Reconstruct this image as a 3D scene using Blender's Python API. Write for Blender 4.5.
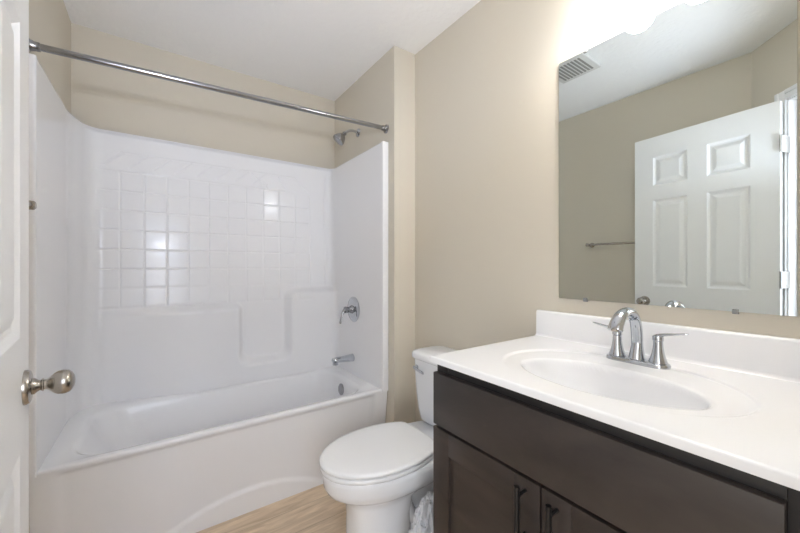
import bpy, bmesh, math, random
from mathutils import Vector, Matrix, noise
random.seed(4)
PI = math.pi
SC = bpy.context.scene
COL = SC.collection
for o in list(bpy.data.objects):
    bpy.data.objects.remove(o)

# ------------------------------------------------------------------ camera, world, light, exposure
HC = 1.17                                   # camera height; the camera stands at x=0, y=0
cam_d = bpy.data.cameras.new('camera'); cam = bpy.data.objects.new('camera', cam_d); COL.objects.link(cam)
cam_d.sensor_width = 36.0; cam_d.lens = 344.0 / 800 * 36; cam_d.clip_start = 0.02
cam.location = (0, 0, HC); cam.rotation_euler = (PI / 2, 0, -math.radians(35.1))
SC.camera = cam
SC.view_settings.view_transform = 'Standard'; SC.view_settings.look = 'None'
SC.view_settings.gamma = 1; SC.view_settings.exposure = 0.9
SC.view_settings.use_curve_mapping = False
wd = bpy.data.worlds.new('world'); SC.world = wd; wd.use_nodes = True
wd.node_tree.nodes['Background'].inputs[0].default_value = (0.9, 0.95, 1, 1)
wd.node_tree.nodes['Background'].inputs[1].default_value = 0.3

def area(name, loc, rot, sx, sy, power, color):
    d = bpy.data.lights.new(name, 'AREA'); d.shape = 'RECTANGLE'; d.size = sx; d.size_y = sy
    d.energy = power; d.color = color
    o = bpy.data.objects.new(name, d); COL.objects.link(o); o.location = loc; o.rotation_euler = rot
    return o
W_WIN_FILL, W_HALL_FILL, W_VAN, W_BOUNCE_FILL, W_DOOR_FILL = 5, 3, 1.6, 27, 19
EXPO = 0.29
SC.view_settings.exposure = EXPO
# added fill lights in the unseen hall: one at the added window, one overhead
area('hall_window_fill', (-1.02, -1.02, 1.35), (PI / 2, 0, -PI / 4), 1.5, 1.9, W_WIN_FILL, (0.94, 0.97, 1.0))
area('hall_ceiling_fill', (-0.55, -0.45, 2.40), (0, 0, 0), 0.5, 0.5, W_HALL_FILL, (1, 0.97, 0.93))
# added soft area fill in the hall, aimed through the doorway at the tub
dl = area('doorway_fill', (.0, -1.10, 1.45), (0, 0, 0), .7, 1.2, W_DOOR_FILL, (.86, .965, 1.17))
dl.rotation_euler = Vector((.30, 3.1, -.75)).to_track_quat('-Z', 'Y').to_euler()
# added spot fill beside the camera, bounced off the ceiling to flatten the light
fl_d = bpy.data.lights.new('ceiling_bounce_fill', 'SPOT'); fl_d.energy = W_BOUNCE_FILL; fl_d.color = (.89, .97, 1.14); fl_d.spot_size = math.radians(90); fl_d.spot_blend = .8; fl_d.shadow_soft_size = .06
fl = bpy.data.objects.new('ceiling_bounce_fill', fl_d); COL.objects.link(fl); fl.location = (.05, .0, 1.55)
fl.rotation_euler = Vector((.36, 1.5, .85)).to_track_quat('-Z', 'Y').to_euler()
SC.cycles.diffuse_bounces = 8; SC.cycles.max_bounces = 14
SHADE_EMIT = 7.0 * W_VAN
BULB_W = 1.4 * W_VAN

# ------------------------------------------------------------------ materials
def lin(c):
    return tuple(((v / 255) / 12.92 if v / 255 <= 0.04045 else ((v / 255 + 0.055) / 1.055) ** 2.4) for v in c) + (1,)
def mat(name, rgb, rough=0.5, metal=0.0, bump=None, coat=0.0, var=0.0, vscale=6.0, spec=0.5):
    m = bpy.data.materials.new(name); m.use_nodes = True
    nt = m.node_tree; b = nt.nodes['Principled BSDF']
    b.inputs['Base Color'].default_value = lin(rgb)
    b.inputs['Roughness'].default_value = rough; b.inputs['Metallic'].default_value = metal
    b.inputs['Coat Weight'].default_value = coat; b.inputs['Coat Roughness'].default_value = 0.05
    b.inputs['Specular IOR Level'].default_value = spec
    tc = nt.nodes.new('ShaderNodeTexCoord')
    if var:
        n = nt.nodes.new('ShaderNodeTexNoise'); n.inputs['Scale'].default_value = vscale
        nt.links.new(tc.outputs['Object'], n.inputs['Vector'])
        r = nt.nodes.new('ShaderNodeMapRange'); r.inputs[3].default_value = 1 - var; r.inputs[4].default_value = 1 + var
        nt.links.new(n.outputs['Fac'], r.inputs[0])
        mx = nt.nodes.new('ShaderNodeVectorMath'); mx.operation = 'SCALE'
        mx.inputs[0].default_value = lin(rgb)[:3]
        nt.links.new(r.outputs[0], mx.inputs['Scale']); nt.links.new(mx.outputs[0], b.inputs['Base Color'])
    if bump:
        sc, st, dist = bump
        n = nt.nodes.new('ShaderNodeTexNoise'); n.inputs['Scale'].default_value = sc; n.inputs['Detail'].default_value = 3
        nt.links.new(tc.outputs['Object'], n.inputs['Vector'])
        bp = nt.nodes.new('ShaderNodeBump'); bp.inputs['Strength'].default_value = st; bp.inputs['Distance'].default_value = dist
        nt.links.new(n.outputs['Fac'], bp.inputs['Height']); nt.links.new(bp.outputs[0], b.inputs['Normal'])
    return m

M = {}
M['wall'] = mat('beige wall paint', (211, 204, 190), 0.75, bump=(220, .15, .001), spec=.25)
M['ceiling'] = mat('textured ceiling paint', (246, 246, 246), 0.9, bump=(38, .8, .005), spec=.1)
M['trim'] = mat('white trim paint', (240, 241, 244), 0.35)
M['door'] = mat('white door paint', (240, 241, 243), 0.38)
M['acrylic'] = mat('white gloss acrylic', (234, 234, 236), 0.13, spec=.24)
M['porcelain'] = mat('white porcelain', (233, 235, 239), 0.1)
M['lid'] = mat('white seat plastic', (232, 233, 235), 0.25)
M['marble'] = mat('white cultured marble', (231, 232, 235), 0.2, spec=.3, var=.01, vscale=5)
M['chrome'] = mat('chrome', (196, 199, 204), 0.06, 1.0)
M['rod'] = mat('polished steel', (165, 165, 167), 0.18, 1.0)
M['nickel'] = mat('brushed nickel', (176, 170, 162), 0.27, 1.0)
M['hinge'] = mat('satin steel hinge', (190, 190, 192), 0.35, 1.0)
M['black'] = mat('matte black metal', (26, 25, 26), 0.38, 0.3)
M['hole'] = mat('dark recess', (12, 12, 12), 0.8)
M['vent'] = mat('white vent plastic', (214, 214, 212), 0.5)
M['mirror'] = mat('silvered mirror', (226, 232, 230), 0.0, 1.0)
M['mirror_edge'] = mat('ground mirror edge', (165, 175, 190), 0.15, .6)
M['clip'] = mat('clear plastic clip', (150, 150, 148), 0.2)
M['hall'] = mat('hall wall paint', (214, 208, 196), 0.8)
M['glow'] = mat('lit frosted glass', (255, 250, 240), 0.4)
b = M['glow'].node_tree.nodes['Principled BSDF']
b.inputs['Emission Color'].default_value = (.98, .97, .97, 1); b.inputs['Emission Strength'].default_value = SHADE_EMIT
M['pane'] = mat('glowing added pane', (255, 255, 255), 0.2)  # glowing pane of the added window, part of the fill light
b = M['pane'].node_tree.nodes['Principled BSDF']
b.inputs['Emission Color'].default_value = (.9, .95, 1, 1); b.inputs['Emission Strength'].default_value = 2.0
m = M['bag'] = mat('thin white plastic film', (236, 238, 243), 0.3)
m.node_tree.nodes['Principled BSDF'].inputs['Transmission Weight'].default_value = 0.35

def wood(name, c1, c2, axis_scale, rough=.45):
    m = bpy.data.materials.new(name); m.use_nodes = True; nt = m.node_tree; b = nt.nodes['Principled BSDF']
    tc = nt.nodes.new('ShaderNodeTexCoord'); mp = nt.nodes.new('ShaderNodeMapping')
    mp.inputs['Scale'].default_value = axis_scale
    nt.links.new(tc.outputs['Object'], mp.inputs[0])
    n = nt.nodes.new('ShaderNodeTexNoise'); n.inputs['Scale'].default_value = 1; n.inputs['Detail'].default_value = 6
    n.inputs['Roughness'].default_value = .6; n.inputs['Distortion'].default_value = .6
    nt.links.new(mp.outputs[0], n.inputs['Vector'])
    r = nt.nodes.new('ShaderNodeValToRGB'); r.color_ramp.elements[0].position = .3; r.color_ramp.elements[1].position = .7
    r.color_ramp.elements[0].color = lin(c1); r.color_ramp.elements[1].color = lin(c2)
    nt.links.new(n.outputs['Fac'], r.inputs[0]); nt.links.new(r.outputs[0], b.inputs['Base Color'])
    b.inputs['Roughness'].default_value = rough
    return m
M['espresso'] = wood('dark espresso wood', (40, 34, 32), (61, 52, 48), (4, 4, 14), .42)
M['espresso_h'] = wood('dark espresso wood sideways', (40, 35, 34), (61, 54, 51), (4, 3, 9), .42)
M['carcass'] = mat('dark carcass wood', (34, 31, 31), .5)

def floor_mat():
    m = bpy.data.materials.new('light oak plank floor'); m.use_nodes = True; nt = m.node_tree; b = nt.nodes['Principled BSDF']
    N = nt.nodes.new; L = nt.links.new
    tc = N('ShaderNodeTexCoord')
    br = N('ShaderNodeTexBrick'); br.offset = .37; br.inputs['Scale'].default_value = 1
    br.inputs['Brick Width'].default_value = 1.2; br.inputs['Row Height'].default_value = .15
    br.inputs['Mortar Size'].default_value = .0012; br.inputs['Mortar Smooth'].default_value = .2
    br.inputs['Color1'].default_value = (0, 0, 0, 1); br.inputs['Color2'].default_value = (1, 1, 1, 1)
    br.inputs['Mortar'].default_value = (.5, .5, .5, 1)
    L(tc.outputs['Object'], br.inputs['Vector'])
    mp = N('ShaderNodeMapping'); mp.inputs['Scale'].default_value = (3.5, 34, 1)
    L(tc.outputs['Object'], mp.inputs[0])
    ad = N('ShaderNodeVectorMath'); ad.operation = 'ADD'
    sc = N('ShaderNodeVectorMath'); sc.operation = 'SCALE'; sc.inputs['Scale'].default_value = 7
    L(br.outputs['Color'], sc.inputs[0]); L(mp.outputs[0], ad.inputs[0]); L(sc.outputs[0], ad.inputs[1])
    n = N('ShaderNodeTexNoise'); n.inputs['Scale'].default_value = 1; n.inputs['Detail'].default_value = 7; n.inputs['Distortion'].default_value = .8
    n.inputs['Roughness'].default_value = .62
    L(ad.outputs[0], n.inputs['Vector'])
    r = N('ShaderNodeValToRGB'); r.color_ramp.elements[0].position = .3; r.color_ramp.elements[1].position = .68
    r.color_ramp.elements[0].color = lin((184, 160, 133)); r.color_ramp.elements[1].color = lin((232, 211, 184))
    L(n.outputs['Fac'], r.inputs[0])
    mr = N('ShaderNodeMapRange'); mr.inputs[3].default_value = 1; mr.inputs[4].default_value = .62
    L(br.outputs['Fac'], mr.inputs[0])
    s2 = N('ShaderNodeVectorMath'); s2.operation = 'SCALE'
    L(r.outputs[0], s2.inputs[0]); L(mr.outputs[0], s2.inputs['Scale']); L(s2.outputs[0], b.inputs['Base Color'])
    b.inputs['Roughness'].default_value = .42
    return m
M['floor'] = floor_mat()

# ------------------------------------------------------------------ mesh helpers
def link(name, bm, m, parent=None, smooth=True, angle=35, two=None):
    me = bpy.data.meshes.new(name)
    bmesh.ops.recalc_face_normals(bm, faces=bm.faces)
    bm.to_mesh(me); bm.free()
    me.materials.append(M[m])
    if two: me.materials.append(M[two])
    o = bpy.data.objects.new(name, me); COL.objects.link(o)
    if smooth:
        me.polygons.foreach_set('use_smooth', [True] * len(me.polygons))
        if angle < 180: me.set_sharp_from_angle(angle=math.radians(angle))
    if parent: o.parent = parent
    return o
def at_root(o, root):
    """mesh modelled in room coordinates, hung under a thing's empty"""
    o.data.transform(Matrix.Translation(root.location).inverted() if not root.rotation_euler.z else root.matrix_basis.inverted())
    return o
def part(name, bm, m, root, base=None, **k):
    r = base or root
    o = link(name, bm, m, root, **k)
    r_mw = Matrix.Translation(r.location) @ Matrix.Rotation(r.rotation_euler.z, 4, 'Z')
    o.data.transform(r_mw.inverted())
    return o
def thing(name, label, cat, loc, rotz=0, group=None, kind=None):
    o = bpy.data.objects.new(name, None); COL.objects.link(o)
    o.empty_display_size = .1
    o.location = loc; o.rotation_euler = (0, 0, rotz)
    if label: o['label'] = label
    if cat: o['category'] = cat
    if group: o['group'] = group
    if kind: o['kind'] = kind
    return o
def struct(o, label=None, cat=None):
    o['kind'] = 'structure'
    if label: o['label'] = label
    if cat: o['category'] = cat
    return o

def box(bm, x0, x1, y0, y1, z0, z1, bev=0, seg=2, mtx=None):
    vs = [bm.verts.new((x, y, z)) for x in (x0, x1) for y in (y0, y1) for z in (z0, z1)]
    fs = [bm.faces.new([vs[i] for i in f]) for f in
          ((0, 1, 3, 2), (4, 6, 7, 5), (0, 4, 5, 1), (2, 3, 7, 6), (0, 2, 6, 4), (1, 5, 7, 3))]
    new = set(vs)
    if bev:
        es = list({e for f in fs for e in f.edges})
        r = bmesh.ops.bevel(bm, geom=es, offset=bev, segments=seg, profile=.5, affect='EDGES')
        new = {v for v in vs if v.is_valid} | set(r['verts'])
    if mtx: bmesh.ops.transform(bm, matrix=mtx, verts=list(new))
    return bm
def B(*a, **k): return box(bmesh.new(), *a, **k)

def frame_from(d):
    d = Vector(d).normalized(); up = Vector((0, 0, 1)) if abs(d.z) < .95 else Vector((1, 0, 0))
    a = d.cross(up).normalized(); return a, d.cross(a).normalized(), d
def lathe(bm, origin, direction, prof, n=32, cap=True):
    """prof: list of (distance along direction, radius)"""
    a, b2, d = frame_from(direction); o = Vector(origin); rings = []
    for t, r in prof:
        if r < 1e-5: rings.append([bm.verts.new(o + d * t)])
        else: rings.append([bm.verts.new(o + d * t + (a * math.cos(2 * PI * i / n) + b2 * math.sin(2 * PI * i / n)) * r) for i in range(n)])
    for r0, r1 in zip(rings, rings[1:]):
        for i in range(n):
            j = (i + 1) % n
            if len(r0) == 1 and len(r1) == 1: continue
            if len(r0) == 1: bm.faces.new((r0[0], r1[i], r1[j]))
            elif len(r1) == 1: bm.faces.new((r0[i], r0[j], r1[0]))
            else: bm.faces.new((r0[i], r0[j], r1[j], r1[i]))
    if cap:
        for r in (rings[0], rings[-1]):
            if len(r) > 1: bm.faces.new(r)
    return bm
def tube(bm, pts, radii, n=16, flat=1.0, cap=True, side=None):
    """sweep; flat squashes the section across 'side'"""
    pts = [Vector(p) for p in pts]
    if not hasattr(radii, '__len__'): radii = [radii] * len(pts)
    rings = []; ref = None
    for i, p in enumerate(pts):
        t = (pts[min(i + 1, len(pts) - 1)] - pts[max(i - 1, 0)]).normalized()
        if ref is None:
            ref = Vector(side) if side else frame_from(t)[0]
        ref = (ref - t * ref.dot(t)).normalized()
        c = t.cross(ref)
        rr = radii[i]; rx, ry = rr if isinstance(rr, tuple) else (rr, rr * flat)
        rings.append([bm.verts.new(p + ref * math.cos(2 * PI * k / n) * rx + c * math.sin(2 * PI * k / n) * ry) for k in range(n)])
    for r0, r1 in zip(rings, rings[1:]):
        for k in range(n):
            bm.faces.new((r0[k], r0[(k + 1) % n], r1[(k + 1) % n], r1[k]))
    if cap: bm.faces.new(rings[0]); bm.faces.new(rings[-1])
    return bm
def loft(bm, loops, cap0=True, cap1=True, closed=True):
    rings = [[bm.verts.new(p) for p in l] for l in loops]
    n = len(rings[0])
    for r0, r1 in zip(rings, rings[1:]):
        for k in range(n if closed else n - 1):
            bm.faces.new((r0[k], r0[(k + 1) % n], r1[(k + 1) % n], r1[k]))
    if cap0: bm.faces.new(rings[0])
    if cap1: bm.faces.new(rings[-1])
    return bm
def rrect(x0, x1, y0, y1, r, z, n=8, m=6):
    """rounded rectangle loop; n points per corner, m along each straight side"""
    out = []; cs = [(x1 - r, y1 - r, 0), (x0 + r, y1 - r, 90), (x0 + r, y0 + r, 180), (x1 - r, y0 + r, 270)]
    for k, (cx, cy, a) in enumerate(cs):
        arc = [(cx + r * math.cos(math.radians(a + 90 * i / n)), cy + r * math.sin(math.radians(a + 90 * i / n))) for i in range(n + 1)]
        out += arc
        nx = cs[(k + 1) % 4]; s = (nx[0] + r * math.cos(math.radians(nx[2])), nx[1] + r * math.sin(math.radians(nx[2])))
        e = arc[-1]
        out += [(e[0] + (s[0] - e[0]) * i / m, e[1] + (s[1] - e[1]) * i / m) for i in range(1, m)]
    return [(x, y, z) for x, y in out]
def bez(p0, p1, p2, p3, n=10):
    p0, p1, p2, p3 = map(Vector, (p0, p1, p2, p3))
    return [p0 * (1 - t) ** 3 + p1 * 3 * t * (1 - t) ** 2 + p2 * 3 * t * t * (1 - t) + p3 * t ** 3 for t in [i / n for i in range(n + 1)]]
def sstep(a, b_, x):
    t = max(0, min(1, (x - a) / (b_ - a))); return t * t * (3 - 2 * t)

# ------------------------------------------------------------------ room numbers
XV, XP, XL = 1.26, 1.109, -0.371           # vanity wall, plumbing wall, left wall
YW, YB, YF = 1.635, 2.45, -0.47            # wing wall, back wall, front wall
CZ = 2.44
DS = 0.10                                  # the diagonal door wall lies on x + y = DS
T = .11
def wall(name, x0, x1, y0, y1, label, z0=0, z1=CZ, m='wall'):
    o = link(name, B(x0, x1, y0, y1, z0, z1), m, smooth=False); return struct(o, label, 'wall')
wall('wall_right', XV, XV + T, YF - T, YW + T, 'beige painted wall behind the vanity, mirror and toilet')
wall('wall_wing', XP, XV, YW, YW + T, 'narrow beige return wall between toilet and tub alcove')
wall('wall_alcove', XP, XP + T, YW + T, YB, 'beige wall above the surround carrying the shower head')
wall('wall_back', XL - T, XP + T, YB, YB + T, 'beige wall above the long side of the tub surround')
wall('wall_left', XL - T, XL, DS - XL, YB, 'beige left wall with the towel bar')
dR = .955
P_diag = lambda t, d=0: (XL + t / math.sqrt(2) + d / math.sqrt(2), DS - XL - t / math.sqrt(2) + d / math.sqrt(2))   # t along wall, d into the room
x_end = DS - YF; t_end = (x_end - XL) * math.sqrt(2)
DJL, DJR, DH = .235, .955, 2.045           # door opening along t, head height
def diag_box(bm, t0, t1, d0, d1, z0, z1, bev=0):
    m = Matrix.Translation((XL, DS - XL, 0)) @ Matrix.Rotation(-PI / 4, 4, 'Z')
    return box(bm, t0, t1, d0, d1, z0, z1, bev=bev, mtx=m)
bm = bmesh.new()
diag_box(bm, -.045, DJL - .02, -T, 0, 0, CZ); diag_box(bm, DJR + .02, t_end, -T, 0, 0, CZ); diag_box(bm, DJL - .02, DJR + .02, -T, 0, DH + .02, CZ)
struct(link('wall_diagonal', bm, 'wall', smooth=False), 'beige angled wall around the doorway', 'wall')
wall('wall_front', x_end, XV, YF - T, YF, 'beige wall on the near side of the vanity')
struct(link('floor', B(-2.6, XV + T, -2.6, YB + T, -.05, 0), 'floor', smooth=False), 'light oak plank floor', 'floor')
struct(link('ceiling', B(-2.6, XV + T, -2.6, YB + T, CZ, CZ + .05), 'ceiling', smooth=False), 'white textured ceiling', 'ceiling')
# baseboards
def baseb(name, *a, label=''):
    struct(link(name, B(*a, bev=.003), 'trim'), label, 'baseboard')
baseb('baseboard_right', XV - .013, XV, .83, YW, 0, .085, label='white baseboard behind the toilet')
baseb('baseboard_wing', XP, XV - .013, YW - .013, YW, 0, .085, label='white baseboard on the return wall')
baseb('baseboard_left', XL, XL + .013, DS - XL + .02, 1.68, 0, .085, label='white baseboard along the left wall')
baseb('baseboard_front', x_end, XV, YF, YF + .013, 0, .085, label='white baseboard on the near wall')
# door lining and casing: jambs, stops, casing
bm = bmesh.new()
for a, c in ((DJL - .02, DJL), (DJR, DJR + .02)): diag_box(bm, a, c, -T - .0, 0, 0, DH + .02)
diag_box(bm, DJL, DJR, -T, 0, DH, DH + .02)
diag_box(bm, DJL, DJL + .012, -.075, -.04, 0, DH); diag_box(bm, DJR - .012, DJR, -.075, -.04, 0, DH); diag_box(bm, DJL, DJR, -.075, -.04, DH - .012, DH)
def casing(bm, d0, s):
    w = .057
    for (a, e, z1) in ((DJL - .006 - w, DJL - .006, DH + w), (DJR + .006, DJR + .006 + w, DH + w)):
        diag_box(bm, a, e, min(d0, d0 + s * .012), max(d0, d0 + s * .012), 0, z1, bev=.002)
        if a < .5: diag_box(bm, a, a + .022, min(d0, d0 + s * .018), max(d0, d0 + s * .018), 0, z1, bev=.004)
        else: diag_box(bm, e - .022, e, min(d0, d0 + s * .018), max(d0, d0 + s * .018), 0, z1, bev=.004)
    diag_box(bm, DJL - .006, DJR + .006, min(d0, d0 + s * .012), max(d0, d0 + s * .012), DH + .006, DH + w, bev=.002)
    diag_box(bm, DJL - .006, DJR + .006, min(d0, d0 + s * .018), max(d0, d0 + s * .018), DH + w - .022, DH + w, bev=.004)
casing(bm, 0, 1)
struct(link('trim_1', bm, 'trim'), 'white casing and jamb around the doorway', 'door trim')

# ---------------- hall outside the doorway (behind the camera)
for nm, (t0, t1, d0, d1) in {'wall_hall': (-1.0, 2.2, -1.75, -1.64), 'wall_hall_left': (-1.1, -1.0, -1.75, -T), 'wall_hall_right': (2.2, 2.3, -1.75, -T)}.items():
    bm = bmesh.new()
    if nm == 'wall_hall':
        diag_box(bm, t0, -.2, d0, d1, 0, CZ); diag_box(bm, 1.4, t1, d0, d1, 0, CZ)
        diag_box(bm, -.2, 1.4, d0, d1, 0, .35); diag_box(bm, -.2, 1.4, d0, d1, 2.35, CZ)
    else: diag_box(bm, t0, t1, d0, d1, 0, CZ)
    struct(link(nm, bm, 'hall', smooth=False), 'pale hall wall outside the bathroom door', 'wall')
bm = bmesh.new(); diag_box(bm, -1.0, -.05, -T - .005, -T, 0, CZ); diag_box(bm, t_end, 2.2, -T - .005, -T, 0, CZ)
struct(link('wall_hall_near', bm, 'hall', smooth=False), 'pale hall wall beside the bathroom door', 'wall')
w = thing('added_window_1', 'added hall window with glowing pane, out of view, for fill light', 'window', (-1.02, -1.02, .35), kind='structure')  # window added out of view to go with the hall fill light
bm = bmesh.new(); diag_box(bm, -.2, 1.4, -1.74, -1.73, .35, 2.35); part('added_window_pane', bm, 'pane', w)
bm = bmesh.new()
for a in ((-.2, -.15, .35, 2.35), (1.35, 1.4, .35, 2.35), (.58, .62, .35, 2.35), (-.15, 1.35, .35, .4), (-.15, 1.35, 2.3, 2.35), (-.15, 1.35, 1.33, 1.37)):
    diag_box(bm, a[0], a[1], -1.72, -1.68, a[2], a[3])
part('added_window_frame', bm, 'trim', w)

# ------------------------------------------------------------------ door leaf (structure)
HX, HY = -.140, .327
ang = math.atan2(1.02 - HY, -.2185 - HX)      # direction of the open leaf
door = thing('door_1', 'white six-panel door standing open against the left wall', 'door', (HX, HY, 0), ang, kind='structure')
DW, DT, DZ0, DZ1 = .70, .035, .012, 2.035
# local: x along the leaf from the hinge, room face at y = -something.  room side is local -y
bm = bmesh.new()
cols = [(.112, .302), (.398, .588)]; rows = [(.25, .83), (1.04, 1.615), (1.71, 1.90)]
xs = [0, .112, .302, .398, .588, DW]; zs = [DZ0, .25, .83, 1.04, 1.615, 1.71, 1.90, DZ1]
for side in (0, 1):
    yf = 0 if side == 0 else DT
    s = 1 if side == 0 else -1             # inward direction
    def V(x, z, d): return bm.verts.new((x, yf + s * d, z))
    for i in range(5):
        for j in range(7):
            x0, x1, z0, z1 = xs[i], xs[i + 1], zs[j], zs[j + 1]
            if (x0, x1) in cols and (z0, z1) in rows:
                steps = [(0, 0), (.004, .003), (.012, .009), (.022, .010), (.040, .003), (.046, .002)]
                rings = [[V(x0 + a, z0 + a, d), V(x1 - a, z0 + a, d), V(x1 - a, z1 - a, d), V(x0 + a, z1 - a, d)] for a, d in steps]
                for r0, r1 in zip(rings, rings[1:]):
                    for k in range(4): bm.faces.new((r0[k], r0[(k + 1) % 4], r1[(k + 1) % 4], r1[k]))
                bm.faces.new(rings[-1])
            else:
                bm.faces.new((V(x0, z0, 0), V(x1, z0, 0), V(x1, z1, 0), V(x0, z1, 0)))
for (a, c) in (((0, DZ0), (DW, DZ0)), ((DW, DZ0), (DW, DZ1)), ((DW, DZ1), (0, DZ1)), ((0, DZ1), (0, DZ0))):
    bm.faces.new([bm.verts.new(p) for p in ((a[0], 0, a[1]), (c[0], 0, c[1]), (c[0], DT, c[1]), (a[0], DT, a[1]))])
bmesh.ops.remove_doubles(bm, verts=bm.verts, dist=1e-5)
link('door_leaf', bm, 'door', door, angle=8)
KX, KZ = DW - .062, .936
for s in (-1, 1):
    bm = bmesh.new(); y0 = 0 if s < 0 else DT
    lathe(bm, (KX, y0, KZ), (0, s, 0), [(0, .033), (.004, .033), (.008, .031), (.010, .026), (.011, .017)], 40)
    k = link('knob_rose' if s < 0 else 'knob_rose', bm, 'nickel', door)
    bm = bmesh.new(); L = .062 if s < 0 else .040
    f = L / .062
    lathe(bm, (KX, y0, KZ), (0, s, 0), [(.008, .0165), (.014, .0155), (.019, .011), (.022, .0095), (.024, .012), (.026, .0125), (.0275, .0095), (.031, .0095), (.036, .014), (.041, .0195), (.046, .0225), (.052, .0238), (.058, .0238), (.064, .0218), (.067, .0182), (.0705, .012), (.0720, .006), (.0723, 0)] if s < 0 else
          [(.008, .0165), (.014, .0125), (.020, .0115), (.026, .018), (.034, .0245), (.044, .0255), (.052, .021), (.057, .010), (.058, 0)], 40)
    link('door_knob', bm, 'nickel', k, angle=60)
for z in (.27, 1.10, 1.81):
    bm = bmesh.new()
    lathe(bm, (-.004, -.006, z - .045), (0, 0, 1), [(0, .003), (.001, .0058), (.089, .0058), (.090, .003)], 14)
    h = link('hinge', bm, 'hinge', door)
    # leaf plate reaching from the barrel back to the jamb
    j = Vector(P_diag(DJL + .001, -.004) + (0,)); jw = Matrix.Rotation(-ang, 3, 'Z') @ (j - Vector((HX, HY, 0)))
    p0 = Vector((-.004, -.006)); p1 = Vector((jw.x, jw.y)); d = (p1 - p0).normalized(); nrm = Vector((-d.y, d.x)) * .0012
    bm = bmesh.new()
    loft(bm, [[(p0.x - nrm.x, p0.y - nrm.y, zz), (p1.x - nrm.x, p1.y - nrm.y, zz), (p1.x + nrm.x, p1.y + nrm.y, zz), (p0.x + nrm.x, p0.y + nrm.y, zz)] for zz in (z - .044, z + .044)])
    for dz in (-.03, 0, .03):
        c = p0.lerp(p1, .55)
        for sg in (-1, 1):
            lathe(bm, (c.x + nrm.x * sg, c.y + nrm.y * sg, z + dz), (nrm.x * sg, nrm.y * sg, 0), [(0, .004), (.0012, .0035)], 10)
    link('hinge_leaf', bm, 'hinge', h)
link('latch_plate', B(DW - .001, DW + .0012, .006, .029, KZ - .028, KZ + .028, bev=.0005), 'nickel', door)

# ------------------------------------------------------------------ bath and shower unit
SX0, SX1, SY0, SY1 = -.345, 1.068, 1.70, 2.40      # inner faces, front edge
RZ, TZ = .453, 1.90
unit = thing('bathtub', 'white one-piece bathtub with tall tiled-look acrylic surround in the alcove', 'bathtub', (.37, 2.05, 0))
XR = .895                                          # last grout line
PITCH = .1065
gx = [XR - PITCH * k for k in range(12)]
gz = [HC + .52 - PITCH * k for k in range(8)]
ZT = HC + .626
segs = []
for k, x in enumerate(gx):
    segs.append((x, gz[-1], x, gz[0]))
for z in gz[1:]: segs.append((gx[-1], z, gx[0], z))
segs.append((gx[1], gz[0], gx[-1], gz[0]))
segs.append((gx[-2], ZT, gx[1], ZT)); segs.append((gx[1], ZT, gx[0], gz[0])); segs.append((gx[-2], ZT, gx[-1], gz[0]))
for k in range(2, 11):
    x = gx[k]; h = .085
    if x > .60: segs.append((x - .055 + PITCH, gz[0] + .005, x - .055 + PITCH - h * .7, ZT - .012))
    else: segs.append((x - .065, gz[0] + .028, x - .065 + .078, ZT - .006))
segs.append((.50, ZT - .01, .60, gz[0] + .01)); segs.append((.60, gz[0] + .03, .52, gz[0] - .0))
def groove(x, z):
    best = 9
    for (a, b_, c, d) in segs:
        if a == c:
            if abs(x - a) > .008: continue
            dd = abs(x - a) if min(b_, d) <= z <= max(b_, d) else 9
        elif b_ == d:
            if abs(z - b_) > .008: continue
            dd = abs(z - b_) if min(a, c) <= x <= max(a, c) else 9
        else:
            if z < gz[0] - .01 or z > ZT + .01 or x < min(a, c) - .01 or x > max(a, c) + .01: continue
            ux, uz = c - a, d - b_; L2 = ux * ux + uz * uz
            t = max(0, min(1, ((x - a) * ux + (z - b_) * uz) / L2))
            dd = math.hypot(x - a - t * ux, z - b_ - t * uz)
        best = min(best, dd)
    if best > .006: return 0
    return .0034 * (1 - sstep(.0003, .0056, best))
def sd_box(x, z, x0, x1, z0, z1, r):
    dx = abs(x - (x0 + x1) / 2) - (x1 - x0) / 2 + r; dz = abs(z - (z0 + z1) / 2) - (z1 - z0) / 2 + r
    return math.hypot(max(dx, 0), max(dz, 0)) + min(max(dx, dz), 0) - r
def smin(a, b_, k):
    h = max(k - abs(a - b_), 0) / k; return min(a, b_) - h * h * k / 4
def ledge(x, z):
    if z > 1.12: return 0
    d1 = sd_box(x, z, -.40, .435, -.5, .93, .035)
    d2 = sd_box(x, z, .715, 1.4, -.5, 1.015, .06)
    d3 = sd_box(x, z, -.9, 1.9, -.5, .575, .02)
    d3 = max(d3, 0) if False else d3
    d = smin(smin(d1, d2, .05), d3, .07)
    return .062 * (1 - sstep(-.034, .014, d)) * sstep(-.28, .18, x)
# path (x, y) of the wall panels with fine spacing on the back
RC = .09
def fillet(p0, p1, p2, r, n):
    p0, p1, p2 = Vector(p0), Vector(p1), Vector(p2)
    a, c = p1 + (p0 - p1).normalized() * r, p1 + (p2 - p1).normalized() * r
    return [a * (1 - t) ** 2 + p1 * 2 * t * (1 - t) + c * t * t for t in [k / n for k in range(n + 1)]]
key = [(XL + .002, SY0 - .006), (SX0, SY0 - .008), (SX0, 2.23), (-.297, SY1), (SX1, SY1), (SX1, SY0 - .008), (XP - .002, SY0 - .006)]
fr = [0, .009, .080, .060, .045, .009, 0]
corner = [[Vector(key[0])]] + [fillet(key[k - 1], key[k], key[k + 1], fr[k], 8) for k in range(1, 6)] + [[Vector(key[6])]]
path = []
for k in range(7):
    path += [(p.x, p.y) for p in corner[k]]
    if k < 6:
        a, c = corner[k][-1], corner[k + 1][0]; n = max(1, int((c - a).length / (.003 if k == 3 else .02)))
        path += [tuple(a.lerp(c, i / n)) for i in range(1, n)]
xa, xb = -.26, SX1 - .046
segs.append((1.008, 1.03, 1.008, TZ - .06))
zl = []
z = .44
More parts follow.
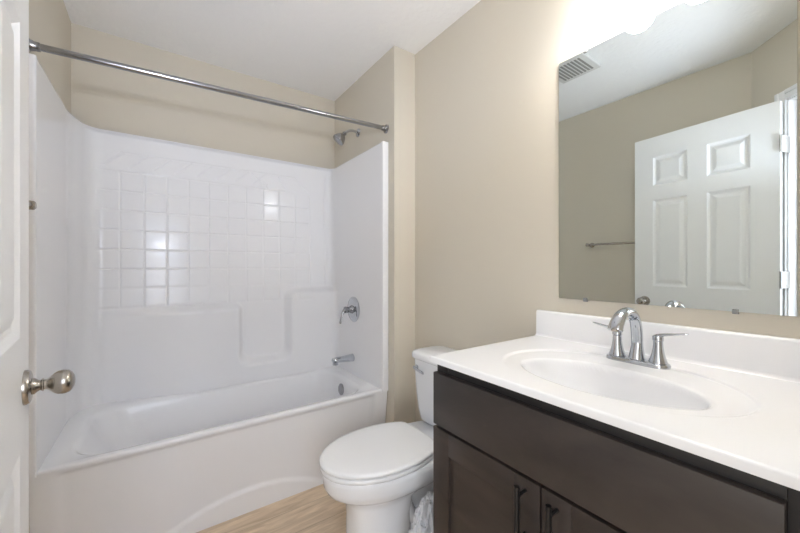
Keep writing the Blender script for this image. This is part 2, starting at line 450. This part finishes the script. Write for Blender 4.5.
while z < 1.06: zl.append(z); z += .007
while z < gz[0] - .01:
    dz_ = min(abs(z - g) for g in gz)
    zl.append(z); z += .0022 if dz_ < .009 else .006
while z < ZT + .01: zl.append(z); z += .003
while z < TZ - .012: zl.append(z); z += .012
zl = [q for q in zl if q < TZ - .010]
zl += [TZ - .010]
bm = bmesh.new(); grid = []
npth = len(path)
for z in zl:
    row = []
    for i, (x, y) in enumerate(path):
        yy = y
        if y > 2.05:
            g = groove(x, z) if xa < x < xb else 0
            yy = y + g - ledge(x, z) * sstep(2.06, 2.36, y)
            k = sstep(2.31, 2.385, y); yy += k * (.034 * (z - 1.2))
        row.append(bm.verts.new((x, yy, z)))
    grid.append(row)
# rolled top lip towards the walls
def outw(x, y, d):
    if y < SY0 + .004: return x, y
    if x < -.29 and y < 2.41 and y > 2.17: n = Vector((-.97, .23))
    elif y > SY1 - .045 and x > -.3: n = Vector((max(0, x - (SX1 - .045)) / .045, 1 - max(0, x - (SX1 - .045)) / .045 + .01)).normalized()
    else: n = Vector((-1 if x < .3 else 1, 0))
    return x + n.x * d, y + n.y * d
for d, dz in ((.001, -.005), (.004, -.001), (.008, 0), (.024, 0)):
    row = []
    for (x, y) in path:
        px, py = outw(x, y, d); row.append(bm.verts.new((px, min(py, YB - .002), TZ + dz)))
    grid.append(row)
for r0, r1 in zip(grid, grid[1:]):
    for i in range(npth - 1): bm.faces.new((r0[i], r0[i + 1], r1[i + 1], r1[i]))
part('surround_panel', bm, 'acrylic', unit, angle=180)
# the tub: rim, basin
bm = bmesh.new()
x0, x1, y0, y1 = SX0 - .02, XP - .003, SY0, SY1 + .03
def rr(dx0, dx1, dy0, dy1, r, z): return rrect(x0 + dx0, x1 - dx1, y0 + dy0, y1 - dy1, r, z, 10, 10)
loops = [rr(.010, .010, .016, .006, .02, .42), rr(.001, .001, .0035, 0, .02, .440), rr(.001, .001, .0045, 0, .02, .4475), rr(.002, .002, .0075, .002, .02, .4515), rr(.005, .005, .013, .005, .02, RZ), rr(.03, .03, .035, .02, .03, RZ - .002)]
ix0, ix1, iy0, iy1 = .095, .118, .055, .115
loops += [rr(ix0 - .015, ix1 - .015, iy0 - .010, iy1 - .015, .13, RZ - .004), rr(ix0, ix1, iy0, iy1, .13, RZ - .012), rr(ix0 + .012, ix1 + .006, iy0 + .008, iy1 + .008, .13, RZ - .035),
          rr(ix0 + .05, ix1 + .015, iy0 + .025, iy1 + .02, .13, .34), rr(ix0 + .12, ix1 + .03, iy0 + .04, iy1 + .035, .13, .22), rr(ix0 + .17, ix1 + .045, iy0 + .055, iy1 + .05, .12, .145),
          rr(ix0 + .21, ix1 + .07, iy0 + .085, iy1 + .08, .10, .112), rr(ix0 + .26, ix1 + .12, iy0 + .13, iy1 + .125, .07, .102)]
loft(bm, loops, cap0=False)
tub = part('tub_basin', bm, 'acrylic', unit, angle=60)
# apron
bm = bmesh.new(); rows_ = []
zz_ = [0, .004, .015] + [.015 + .42 * i / 60 for i in range(1, 61)] + [.441]
xx_ = [SX0 - .022 + (XP - .003 - SX0 + .022) * i / 180 for i in range(181)]
for z in zz_:
    row = []
    for x in xx_:
        mask = sstep(SX0 + .035, SX0 + .075, x) * (1 - sstep(SX1 - .075, SX1 - .035, x))
        y = SY0 + .003 + .050 * (1 - z / .441)
        rec = .009 * (1 - sstep(.418, .436, z)) * mask
        arch = .125 - .75 * (x - .36) ** 2
        toe = -.009 * (1 - sstep(arch - .020, arch + .004, z)) * mask * (1 if arch > 0 else 0)
        row.append(bm.verts.new((x, y + rec + toe, z)))
    rows_.append(row)
for r0, r1 in zip(rows_, rows_[1:]):
    for i in range(180): bm.faces.new((r0[i], r0[i + 1], r1[i + 1], r1[i]))
part('apron', bm, 'acrylic', unit, angle=60)
OX = x1 - ix1 - .012
bm = bmesh.new(); lathe(bm, (OX - .001, 2.05, .372), (-1, 0, .08), [(0, .036), (.005, .036), (.009, .030), (.010, .012), (.008, .0)], 32)
part('overflow_plate', bm, 'rod', unit)
bm = bmesh.new(); lathe(bm, (.80, 2.05, .1005), (0, 0, 1), [(0, .034), (.004, .034), (.006, .026), (.004, .0)], 28)
part('tub_drain', bm, 'chrome', unit)

# shower fittings on the plumbing wall
WX = SX1
VY, VZ = 2.055, .885
v = thing('shower_valve', 'chrome round shower valve trim with curved lever on the surround end wall', 'shower valve', (WX, VY, VZ))
bm = bmesh.new(); lathe(bm, (WX - .0005, VY, VZ), (-1, 0, 0), [(0, .084), (.003, .084), (.008, .078), (.012, .055), (.014, .030), (.015, .0)], 44)
part('escutcheon', bm, 'chrome', v)
bm = bmesh.new(); lathe(bm, (WX - .013, VY, VZ), (-1, 0, 0), [(0, .028), (.012, .024), (.022, .019), (.035, .019), (.042, .022), (.054, .021), (.058, .014), (.059, 0)], 28)
hub = part('valve_hub', bm, 'rod', v)
bm = bmesh.new(); tube(bm, bez((WX - .055, VY, VZ + .006), (WX - .078, VY, VZ + .004), (WX - .088, VY, VZ - .028), (WX - .100, VY, VZ - .088), 12), [(.014, .011)] * 3 + [(.013, .009)] * 5 + [(.014, .007)] * 4 + [(.011, .005)], 14, side=(0, 1, 0))
o = link('valve_lever', bm, 'rod', hub); o.data.transform(Matrix.Translation((-WX, -VY, -VZ)))
SPY, SPZ = 2.07, .560
sp = thing('tub_spout', 'chrome tub spout just above the tub rim', 'spout', (WX, SPY, SPZ))
bm = bmesh.new()
pts = [(WX - .0005, SPY, SPZ), (WX - .01, SPY, SPZ), (WX - .05, SPY, SPZ), (WX - .09, SPY, SPZ), (WX - .125, SPY, SPZ + .001), (WX - .142, SPY, SPZ), (WX - .148, SPY, SPZ - .002)]
tube(bm, pts, [(.027, .026), (.026, .025), (.024, .021), (.024, .019), (.024, .018), (.021, .015), (.012, .008)], 24, side=(0, 1, 0))
part('spout_body', bm, 'chrome', sp)
bm = bmesh.new(); lathe(bm, (WX - .126, SPY, SPZ - .012), (0, 0, -1), [(0, .018), (.016, .019), (.018, .017)], 24); part('spout_outlet', bm, 'chrome', sp)
SHY, SHZ = 2.07, HC + .905
sh = thing('wall_shower', 'chrome bell shower head on a short arm above the surround', 'shower head', (XP, SHY, SHZ))
bm = bmesh.new(); lathe(bm, (XP - .0005, SHY, SHZ), (-1, 0, 0), [(0, .029), (.003, .028), (.008, .020), (.012, .012)], 28); part('wall_flange', bm, 'chrome', sh)
ap = bez((XP - .003, SHY, SHZ), (XP - .045, SHY, SHZ + .012), (XP - .07, SHY, SHZ + .004), (XP - .098, SHY, SHZ - .022), 12)
bm = bmesh.new(); tube(bm, ap, .0085, 16); part('shower_arm', bm, 'chrome', sh)
hd = (ap[-1] - ap[-2]).normalized(); hd = Vector((-.62, .12, -.76)).normalized()
bm = bmesh.new(); lathe(bm, ap[-1] - hd * .002, hd, [(0, .010), (.004, .014), (.012, .014), (.015, .010), (.020, .010), (.026, .018), (.040, .030), (.058, .038), (.072, .041), (.078, .040), (.079, .034)], 32)
head = part('spray_head', bm, 'rod', sh)
bm = bmesh.new(); lathe(bm, ap[-1] + hd * .0762, hd, [(0, .033), (.002, .033), (.004, .02), (.0045, 0)], 28)
o = link('spray_face', bm, 'rod', head); o.data.transform(Matrix.Translation((-XP, -SHY, -SHZ)))
# shower curtain rod
RY = 1.718; z0r, z1r = 1.940, 1.988
rod = thing('shower_rod', 'straight steel shower curtain rod spanning the tub alcove', 'shower rod', (XL, RY, z0r))
a, c = Vector((XL, RY, z0r)), Vector((XP, RY, z1r)); d = (c - a).normalized()
bm = bmesh.new(); tube(bm, [a + d * .008, a.lerp(c, .5), c - d * .008], .0125, 24); part('rod_tube', bm, 'rod', rod)
for e, s in ((a, 1), (c, -1)):
    bm = bmesh.new(); lathe(bm, e + Vector((.0004 * s, 0, 0)), (s, 0, 0), [(0, .027), (.003, .027), (.006, .020), (.018, .016), (.030, .0155)], 28); part('rod_flange', bm, 'rod', rod)

# towel bar on the left wall
TBZ = HC + .172
tb = thing('towel_bar', 'slim steel towel bar on the left wall beyond the open door', 'towel bar', (XL, 1.1, TBZ))
for y in (.86, 1.385):
    bm = bmesh.new(); lathe(bm, (XL + .0005, y, TBZ), (1, 0, 0), [(0, .020), (.006, .019), (.012, .011), (.062, .010), (.068, .013), (.084, .013), (.088, .009)], 24); part('bar_post', bm, 'nickel', tb)
bm = bmesh.new(); tube(bm, [(XL + .076, .86, TBZ), (XL + .076, 1.385, TBZ)], .0085, 16); part('towel_rail', bm, 'nickel', tb)

# ------------------------------------------------------------------ vanity
CX0 = .700; CYR, CYL = .035, .797; CTOP = .896; CTH = .018
van = thing('vanity_cabinet', 'dark espresso wood vanity cabinet with two doors under the white sink top', 'vanity cabinet', (.98, .42, 0))
bm = bmesh.new()
ZC = CTOP - CTH
box(bm, CX0 + .02, XV - .003, CYL - .016, CYL, 0, ZC); box(bm, CX0 + .02, XV - .003, CYR, CYR + .016, 0, ZC)
box(bm, CX0 + .02, XV - .003, CYR + .016, CYL - .016, .10, .116); box(bm, XV - .012, XV - .003, CYR + .016, CYL - .016, .116, ZC)
box(bm, CX0 + .075, CX0 + .09, CYR + .016, CYL - .016, 0, .10)
part('carcass', bm, 'carcass', van)
bm = bmesh.new()
box(bm, CX0, CX0 + .02, CYR, CYR + .045, .10, ZC, bev=.001); box(bm, CX0, CX0 + .02, CYL - .045, CYL, .10, ZC, bev=.001)
box(bm, CX0, CX0 + .02, CYR + .045, CYL - .045, ZC - .045, ZC, bev=.001); box(bm, CX0, CX0 + .02, CYR + .045, CYL - .045, .10, .14, bev=.001)
box(bm, CX0, CX0 + .02, CYR + .045, CYL - .045, .665, .715, bev=.001)
part('face_frame', bm, 'carcass', van)
FR, FL = .080, .794
box_ = B(CX0 - .019, CX0 - .0005, FR, FL, .697, .852, bev=.0015)
part('false_drawer_front', box_, 'espresso_h', van)
mid = (FR + FL) / 2
for (a, c, hs) in ((mid + .002, FL, 1), (FR, mid - .002, -1)):
    bm = bmesh.new(); zt, zb = .689, .115; f = .066
    box(bm, CX0 - .019, CX0 - .0005, a, a + f, zb, zt, bev=.0012); box(bm, CX0 - .019, CX0 - .0005, c - f, c, zb, zt, bev=.0012)
    box(bm, CX0 - .019, CX0 - .0005, a + f, c - f, zt - f, zt, bev=.0012); box(bm, CX0 - .019, CX0 - .0005, a + f, c - f, zb, zb + f, bev=.0012)
    box(bm, CX0 - .011, CX0 - .002, a + f - .004, c - f + .004, zb + f - .004, zt - f + .004)
    dr = part('cabinet_door', bm, 'espresso', van)
    hy = a + .036 if hs > 0 else c - .036
    bm = bmesh.new(); tube(bm, [(CX0 - .050, hy, .545), (CX0 - .050, hy, .683)], .006, 18)
    for z in (.566, .662): lathe(bm, (CX0 - .048, hy, z), (1, 0, 0), [(0, .004), (.0285, .004), (.0288, .0038)], 14)
    o = link('bar_pull', bm, 'black', dr); o.data.transform(Matrix.Translation(-van.location))
# countertop with moulded basin
top = thing('sink_countertop', 'white cultured marble sink top with oval basin and backsplash', 'sink', (.98, .42, ZC))
TX0, TX1, TY0, TY1 = .682, XV - .001, .020, .815
bx, by, ax_, by_ = .900, .412, .130, .203
rx, ry, ra, rb = .940, .418, .215, .275
bm = bmesh.new(); NX, NY = 180, 240; g = []
def topz(x, y):
    e = math.hypot((x - bx) / ax_, (y - by) / by_)
    r = math.hypot((x - rx) / ra, (y - ry) / rb)
    z = CTOP - .0045 * (1 - sstep(.97, 1.01, r)) * (1 if r < .8 else sstep(-.85, -.1, (x - rx) / ra)) if r < 1.01 else CTOP
    if x > TX1 - .05: z += 0
    if e < 1.06:
        z -= .004 * (1 - sstep(.99, 1.06, e))
    if e < 1.0:
        z -= .135 * (1 - e ** 2.6) ** .72
    ed = min(x - TX0, y - TY0, TY1 - y)
    if ed < .005: z -= .005 - math.sqrt(max(0, .005 ** 2 - (.005 - ed) ** 2))
    return z
def spaced(a, b_, n, e=.005):
    return [a, a + .0007, a + .002, a + e] + [a + e + (b_ - a - 2 * e) * i / n for i in range(1, n)] + [b_ - e, b_ - .002, b_ - .0007, b_]
xsg = spaced(TX0, TX1, NX); ysg = spaced(TY0, TY1, NY)
for x in xsg: g.append([bm.verts.new((x, y, topz(x, y))) for y in ysg])
for i in range(len(xsg) - 1):
    for j in range(len(ysg) - 1): bm.faces.new((g[i][j], g[i + 1][j], g[i + 1][j + 1], g[i][j + 1]))
per = [g[i][0] for i in range(len(xsg))] + [g[-1][j] for j in range(1, len(ysg))] + [g[i][-1] for i in range(len(xsg) - 2, -1, -1)] + [g[0][j] for j in range(len(ysg) - 2, 0, -1)]
low = [bm.verts.new((v_.co.x, v_.co.y, ZC)) for v_ in per]
for i in range(len(per)): bm.faces.new((per[i], per[(i + 1) % len(per)], low[(i + 1) % len(per)], low[i]))
slab = part('counter_slab', bm, 'marble', top, angle=60)
# cove between counter and splash included in the splash profile
bm = bmesh.new()
prof = [(XV - .001, CTOP - .004), (TX1 - .030, CTOP - .001), (TX1 - .026, CTOP + .0008), (TX1 - .022, CTOP + .004), (TX1 - .020, CTOP + .010), (TX1 - .019, CTOP + .092), (TX1 - .016, CTOP + .098), (TX1 - .010, CTOP + .100), (XV - .001, CTOP + .100)]
loft(bm, [[(x, y, z) for x, z in prof] for y in (TY0 + .001, TY0 + .002, TY1 - .003, TY1 - .001)])
part('backsplash', bm, 'marble', top, angle=50)
bm = bmesh.new(); lathe(bm, (bx, by, CTOP - .142), (0, 0, 1), [(0, .031), (.006, .031), (.008, .026), (.0075, .021), (.010, .019), (.013, .012), (.0135, 0)], 28)
part('basin_drain', bm, 'chrome', top)

# faucet
FX, FY = 1.137, .422; FZ = CTOP - .0045
fa = thing('faucet', 'chrome two-handle faucet with high arched spout behind the basin', 'faucet', (FX, FY, FZ))
bm = bmesh.new()
def stad(hw, r, z, n=14):
    out = []
    for i in range(n + 1): a = PI * i / n; out.append((FX + r * math.cos(a), FY + hw + r * math.sin(a), z))
    for i in range(n + 1): a = PI + PI * i / n; out.append((FX + r * math.cos(a), FY - hw + r * math.sin(a), z))
    return out
loft(bm, [stad(.052, .029, FZ), stad(.052, .029, FZ + .006), stad(.052, .027, FZ + .010), stad(.051, .022, FZ + .0125)])
part('base_plate', bm, 'chrome', fa)
for s in (1, -1):
    hy = FY + s * .052
    bm = bmesh.new(); lathe(bm, (FX, hy, FZ + .010), (0, 0, 1), [(0, .0225), (.006, .0215), (.016, .0180), (.030, .0145), (.046, .0122), (.058, .0116), (.061, .0110), (.0625, .0128), (.070, .0130), (.076, .0115), (.079, .006), (.0792, 0)], 28)
    hb = part('handle_body', bm, 'chrome', fa)
    bm = bmesh.new()
    pts = [(FX + .004, hy - s * .012, FZ + .082), (FX + .002, hy, FZ + .086), (FX - .002, hy + s * .020, FZ + .092), (FX - .005, hy + s * .040, FZ + .096), (FX - .006, hy + s * .060, FZ + .100), (FX - .006, hy + s * .068, FZ + .1015)]
    tube(bm, pts, [(.007, .003), (.012, .0055), (.0095, .004), (.008, .003), (.007, .0025), (.004, .0015)], 16, side=(1, 0, 0))
    o = link('handle_lever', bm, 'chrome', hb, angle=60); o.data.transform(Matrix.Translation(-fa.location))
bm = bmesh.new()
sp1 = bez((FX, FY, FZ + .010), (FX + .004, FY, FZ + .07), (FX + .006, FY, FZ + .148), (FX - .062, FY, FZ + .152), 14)
sp2 = bez((FX - .062, FY, FZ + .152), (FX - .105, FY, FZ + .153), (FX - .128, FY, FZ + .130), (FX - .138, FY, FZ + .108), 10)
pp = sp1 + sp2[1:]
rad = []
for i in range(len(pp)):
    t = i / (len(pp) - 1)
    if t < .12: r = (.021 - .05 * t, .021 - .05 * t)
    elif t < .6: r = (.015, .0125)
    else: k = (t - .6) / .4; r = (.015 + .004 * k, .0125 - .001 * k)
    rad.append(r)
tube(bm, pp, rad, 22, side=(0, 1, 0)); part('faucet_spout', bm, 'chrome', fa, angle=50)
bm = bmesh.new(); lathe(bm, pp[-1] - Vector((0, 0, 0)), (-.36, 0, -.93), [(-.004, .009), (.003, .009), (.004, .007)], 18); part('aerator', bm, 'nickel', fa)
bm = bmesh.new(); tube(bm, [(FX + .020, FY, FZ + .008), (FX + .020, FY, FZ + .06)], .0022, 10); lathe(bm, (FX + .020, FY, FZ + .058), (0, 0, 1), [(0, .002), (.003, .005), (.008, .005), (.010, 0)], 14)
part('lift_rod', bm, 'chrome', fa)

# ------------------------------------------------------------------ mirror
MY0, MY1, MZ0, MZ1 = .127, .727, 1.050, 1.944
mi = thing('wall_mirror', 'large frameless rectangular mirror above the sink reflecting the white door', 'mirror', (XV, .427, MZ0))
mt = .006
bm = bmesh.new(); bev = .0012
box(bm, XV - .001 - mt, XV - .001, MY0, MY1, MZ0, MZ1)
o = part('mirror_glass', bm, 'mirror', mi, smooth=False, two='mirror_edge')
for p in o.data.polygons:
    if abs(p.normal.x) < .5: p.material_index = 1
for y in (MY0 + .108, MY1 - .100):
    for z, s in ((MZ0, 1), (MZ1, -1)):
        bm = bmesh.new(); box(bm, XV - .0115, XV - .0075, y - .006, y + .006, min(z - s * .006, z + s * .007), max(z - s * .006, z + s * .007), bev=.001)
        box(bm, XV - .0085, XV - .0005, y - .006, y + .006, min(z - s * .006, z - s * .0015), max(z - s * .006, z - s * .0015))
        c = part('mirror_clip', bm, 'clip', mi)

# ------------------------------------------------------------------ vanity light
LY = .4175; LZ = 2.226
vl = thing('vanity_light', 'two-shade vanity light glowing above the mirror', 'wall light', (XV, LY, LZ))
part('back_plate', B(XV - .022, XV - .001, LY - .16, LY + .16, LZ - .028, LZ + .058, bev=.006), 'nickel', vl)
for y in (.501, .334):
    bm = bmesh.new(); tube(bm, bez((XV - .02, y, LZ + .02), (XV - .07, y, LZ + .02), (XV - .115, y, LZ + .03), (XV - .118, y, LZ - .01), 10), .007, 14)
    lathe(bm, (XV - .118, y, LZ - .035), (0, 0, 1), [(0, .024), (.02, .022), (.030, .012)], 24)
    arm = part('lamp_arm', bm, 'nickel', vl)
    bm = bmesh.new()
    pr = [(0, .024), (-.010, .038), (-.028, .050), (-.055, .058), (-.085, .0625), (-.112, .068), (-.118, .070)]
    pin = [(t_, r_ - .003) for t_, r_ in reversed(pr)]
    lathe(bm, (XV - .118, y, LZ - .040), (0, 0, 1), pr + pin, 36, cap=False)
    part('lamp_shade', bm, 'glow', arm, base=vl, angle=60)
    bm = bmesh.new(); lathe(bm, (XV - .118, y, LZ - .055), (0, 0, -1), [(0, .013), (.015, .014), (.035, .026), (.052, .030), (.068, .025), (.078, .012), (.080, 0)], 24)
    part('light_bulb', bm, 'glow', arm, base=vl)
    ld = bpy.data.lights.new('vanity_bulb_light', 'POINT'); ld.energy = BULB_W; ld.color = (.91, .97, 1.06); ld.shadow_soft_size = .05
    lo = bpy.data.objects.new('vanity_bulb_light', ld); COL.objects.link(lo); lo.location = (XV - .118, y, LZ - .19)

# ------------------------------------------------------------------ exhaust fan
ef = thing('exhaust_fan', 'square white slotted exhaust fan grille on the ceiling', 'exhaust fan', (.36, 1.16, CZ))
part('fan_cover', B(.36 - .125, .36 + .125, 1.16 - .125, 1.16 + .125, CZ - .022, CZ - .0005, bev=.008), 'vent', ef)
bm = bmesh.new()
for k in range(9): box(bm, .36 - .09, .36 + .09, 1.16 - .093 + k * .0215, 1.16 - .081 + k * .0215, CZ - .0245, CZ - .0225)
part('fan_slots', bm, 'clip', ef, smooth=False)

# ------------------------------------------------------------------ toilet
TY = 1.19; WXT = XV - .016
toi = thing('toilet', 'white two-piece toilet with closed lid between tub and vanity', 'toilet', (.86, TY, 0))
def egg(ub, uf, hw, z, uc=None, n=48, pb=2.3, pf=2.0, fl=None):
    """ub/uf: back and front distance from the wall; hw: half width"""
    if uc is None: uc = ub + (uf - ub) * .45
    out = []
    for i in range(n):
        a = 2 * PI * i / n; c, s = math.cos(a), math.sin(a)
        e = pf if c > 0 else pb
        r_u = (uf - uc) if c > 0 else (uc - ub)
        u = uc + math.copysign(abs(c) ** (2 / e), c) * r_u; v_ = math.copysign(abs(s) ** (2 / e), s) * hw
        out.append((WXT - u, TY + v_, z))
    return out
bm = bmesh.new()
L = [egg(.40, .655, .112, 0, pb=6, pf=3), egg(.40, .655, .112, .012, pb=6, pf=3), egg(.405, .645, .104, .03, pb=6, pf=2.8), egg(.41, .642, .101, .10, pb=6, pf=2.7),
     egg(.41, .642, .101, .20, pb=6, pf=2.6), egg(.40, .648, .104, .26, pb=6, pf=2.4), egg(.32, .665, .118, .288, pb=4, pf=2.2), egg(.20, .70, .142, .305, pb=3, uc=.46), egg(.12, .728, .160, .325, pb=3, uc=.46), egg(.07, .742, .171, .35, pb=3, uc=.46),
     egg(.05, .746, .176, .385, pb=3, uc=.46), egg(.05, .746, .176, .398, pb=3, uc=.46), egg(.055, .740, .171, .404, pb=3, uc=.46)]
loft(bm, L)
loft(bm, [egg(.13, .46, .105, 0, pb=6, pf=6), egg(.13, .46, .105, .03, pb=6, pf=6), egg(.14, .46, .070, .07, pb=5, pf=6), egg(.14, .46, .066, .20, pb=5, pf=6), egg(.12, .46, .10, .31, pb=4, pf=6)])
part('toilet_bowl', bm, 'porcelain', toi, angle=50)
bm = bmesh.new()   # sculpted trapway on both flanks
for s in (-1, 1):
    pts = bez((WXT - .43, TY + s * .070, .26), (WXT - .40, TY + s * .075, -.02), (WXT - .26, TY + s * .075, .36), (WXT - .17, TY + s * .070, .06), 16)
    tube(bm, pts, [.02 + .016 * math.sin(PI * i / 16) for i in range(17)], 16)
part('trapway', bm, 'porcelain', toi, angle=80)
def clip_u(l, u0):
    return [(min(x, WXT - u0 + .012 * (1 - ((y - TY) / .14) ** 2)), y, z) for x, y, z in l]
bm = bmesh.new()
def sl(i_, z): return clip_u(egg(.24 + i_, .754 - i_, .176 - i_, z, uc=.50, pb=2.2), .315 + i_)
loft(bm, [sl(.004, .405), sl(0, .409), sl(0, .4195), sl(.004, .423)])
part('toilet_seat', bm, 'lid', toi, angle=50)
bm = bmesh.new()
def ll(i_, z): return clip_u(egg(.235 + i_, .757 - i_, .178 - i_, z, uc=.50, pb=2.2), .30 + i_)
loft(bm, [ll(.004, .4265), ll(0, .430), ll(0, .437), ll(.003, .4415), ll(.015, .4435), ll(.06, .4455), ll(.12, .4465)])
part('toilet_lid', bm, 'lid', toi, angle=50)
for s in (-1, 1):
    part('hinge_cap', B(WXT - .312, WXT - .275, TY + s * .075 - .014, TY + s * .075 + .014, .403, .430, bev=.005), 'lid', toi)
def tk(u0, u1, hw, z, r): return rrect(WXT - u1, WXT - u0, TY - hw, TY + hw, r, z, 8, 4)
bm = bmesh.new()
loft(bm, [tk(.02, .165, .160, .402, .04), tk(.015, .178, .178, .415, .045), tk(.012, .186, .190, .47, .05), tk(.008, .192, .198, .55, .05), tk(.005, .197, .203, .65, .05), tk(.004, .198, .205, .712, .05)])
part('toilet_tank', bm, 'porcelain', toi, angle=50)
bm = bmesh.new()
loft(bm, [tk(.0, .203, .209, .7135, .05), tk(-.0, .208, .214, .718, .052), tk(-.0, .208, .214, .738, .052), tk(.003, .203, .209, .746, .05), tk(.02, .18, .19, .751, .04)])
part('tank_lid', bm, 'porcelain', toi, angle=50)
bm = bmesh.new(); fy, fz, fx = TY + .155, .672, WXT - .1975
lathe(bm, (fx, fy, fz), (-1, 0, 0), [(0, .013), (.006, .012), (.010, .008), (.016, .008)], 20)
tube(bm, [(fx - .014, fy + .008, fz + .001), (fx - .017, fy - .02, fz - .002), (fx - .019, fy - .05, fz - .006), (fx - .019, fy - .075, fz - .010)], [(.008, .004), (.007, .004), (.008, .004), (.006, .003)], 12, side=(0, 0, 1))
part('flush_lever', bm, 'chrome', toi)
for s in (-1, 1):
    bm = bmesh.new(); lathe(bm, (WXT - .33, TY + s * .118, 0), (0, 0, 1), [(0, .016), (.012, .015), (.020, .009), (.022, 0)], 16); part('bolt_cap', bm, 'porcelain', toi)
# water supply on the wall between tank and vanity
ws = thing('water_supply_valve', 'chrome water supply valve and hose beside the toilet tank', 'water valve', (XV, .93, .2))
bm = bmesh.new(); lathe(bm, (XV - .0005, .93, .20), (-1, 0, 0), [(0, .028), (.003, .027), (.006, .010), (.045, .009), (.046, .014), (.07, .014), (.072, 0)], 20); part('valve_body', bm, 'chrome', ws)
bm = bmesh.new(); tube(bm, bez((XV - .055, .93, .205), (XV - .055, .93, .30), (XV - .09, 1.06, .28), (XV - .09, 1.06, .405), 12), .005, 10); part('supply_hose', bm, 'nickel', ws)

# crumpled plastic bag on the floor by the toilet
bg = bmesh.new()
bmesh.ops.create_icosphere(bg, subdivisions=6, radius=1.0)
for v_ in bg.verts:
    p = v_.co.copy(); q = p * 1.7
    r1 = noise.multi_fractal(q + Vector((3, 1, 2)), .7, 2.2, 5)
    cr = abs(noise.noise(p * 4.5 + Vector((7, 3, 1)))) + .5 * abs(noise.noise(p * 10)) + .25 * abs(noise.noise(p * 22))
    f = .80 + .10 * r1 - .28 * cr + .12
    z = p.z * f
    taper = 1 - .35 * max(0, z)
    v_.co = Vector((p.x * f * .125 * taper, p.y * f * .062 * taper, max((z + .78) * .215, 0)))
bag = link('plastic_bag', bg, 'bag', angle=180); bag.location = (.785, .935, .0)
bag.rotation_euler = (0, 0, .15)
bag['label'] = 'crumpled white plastic bag on the floor between toilet and vanity'; bag['category'] = 'plastic bag'
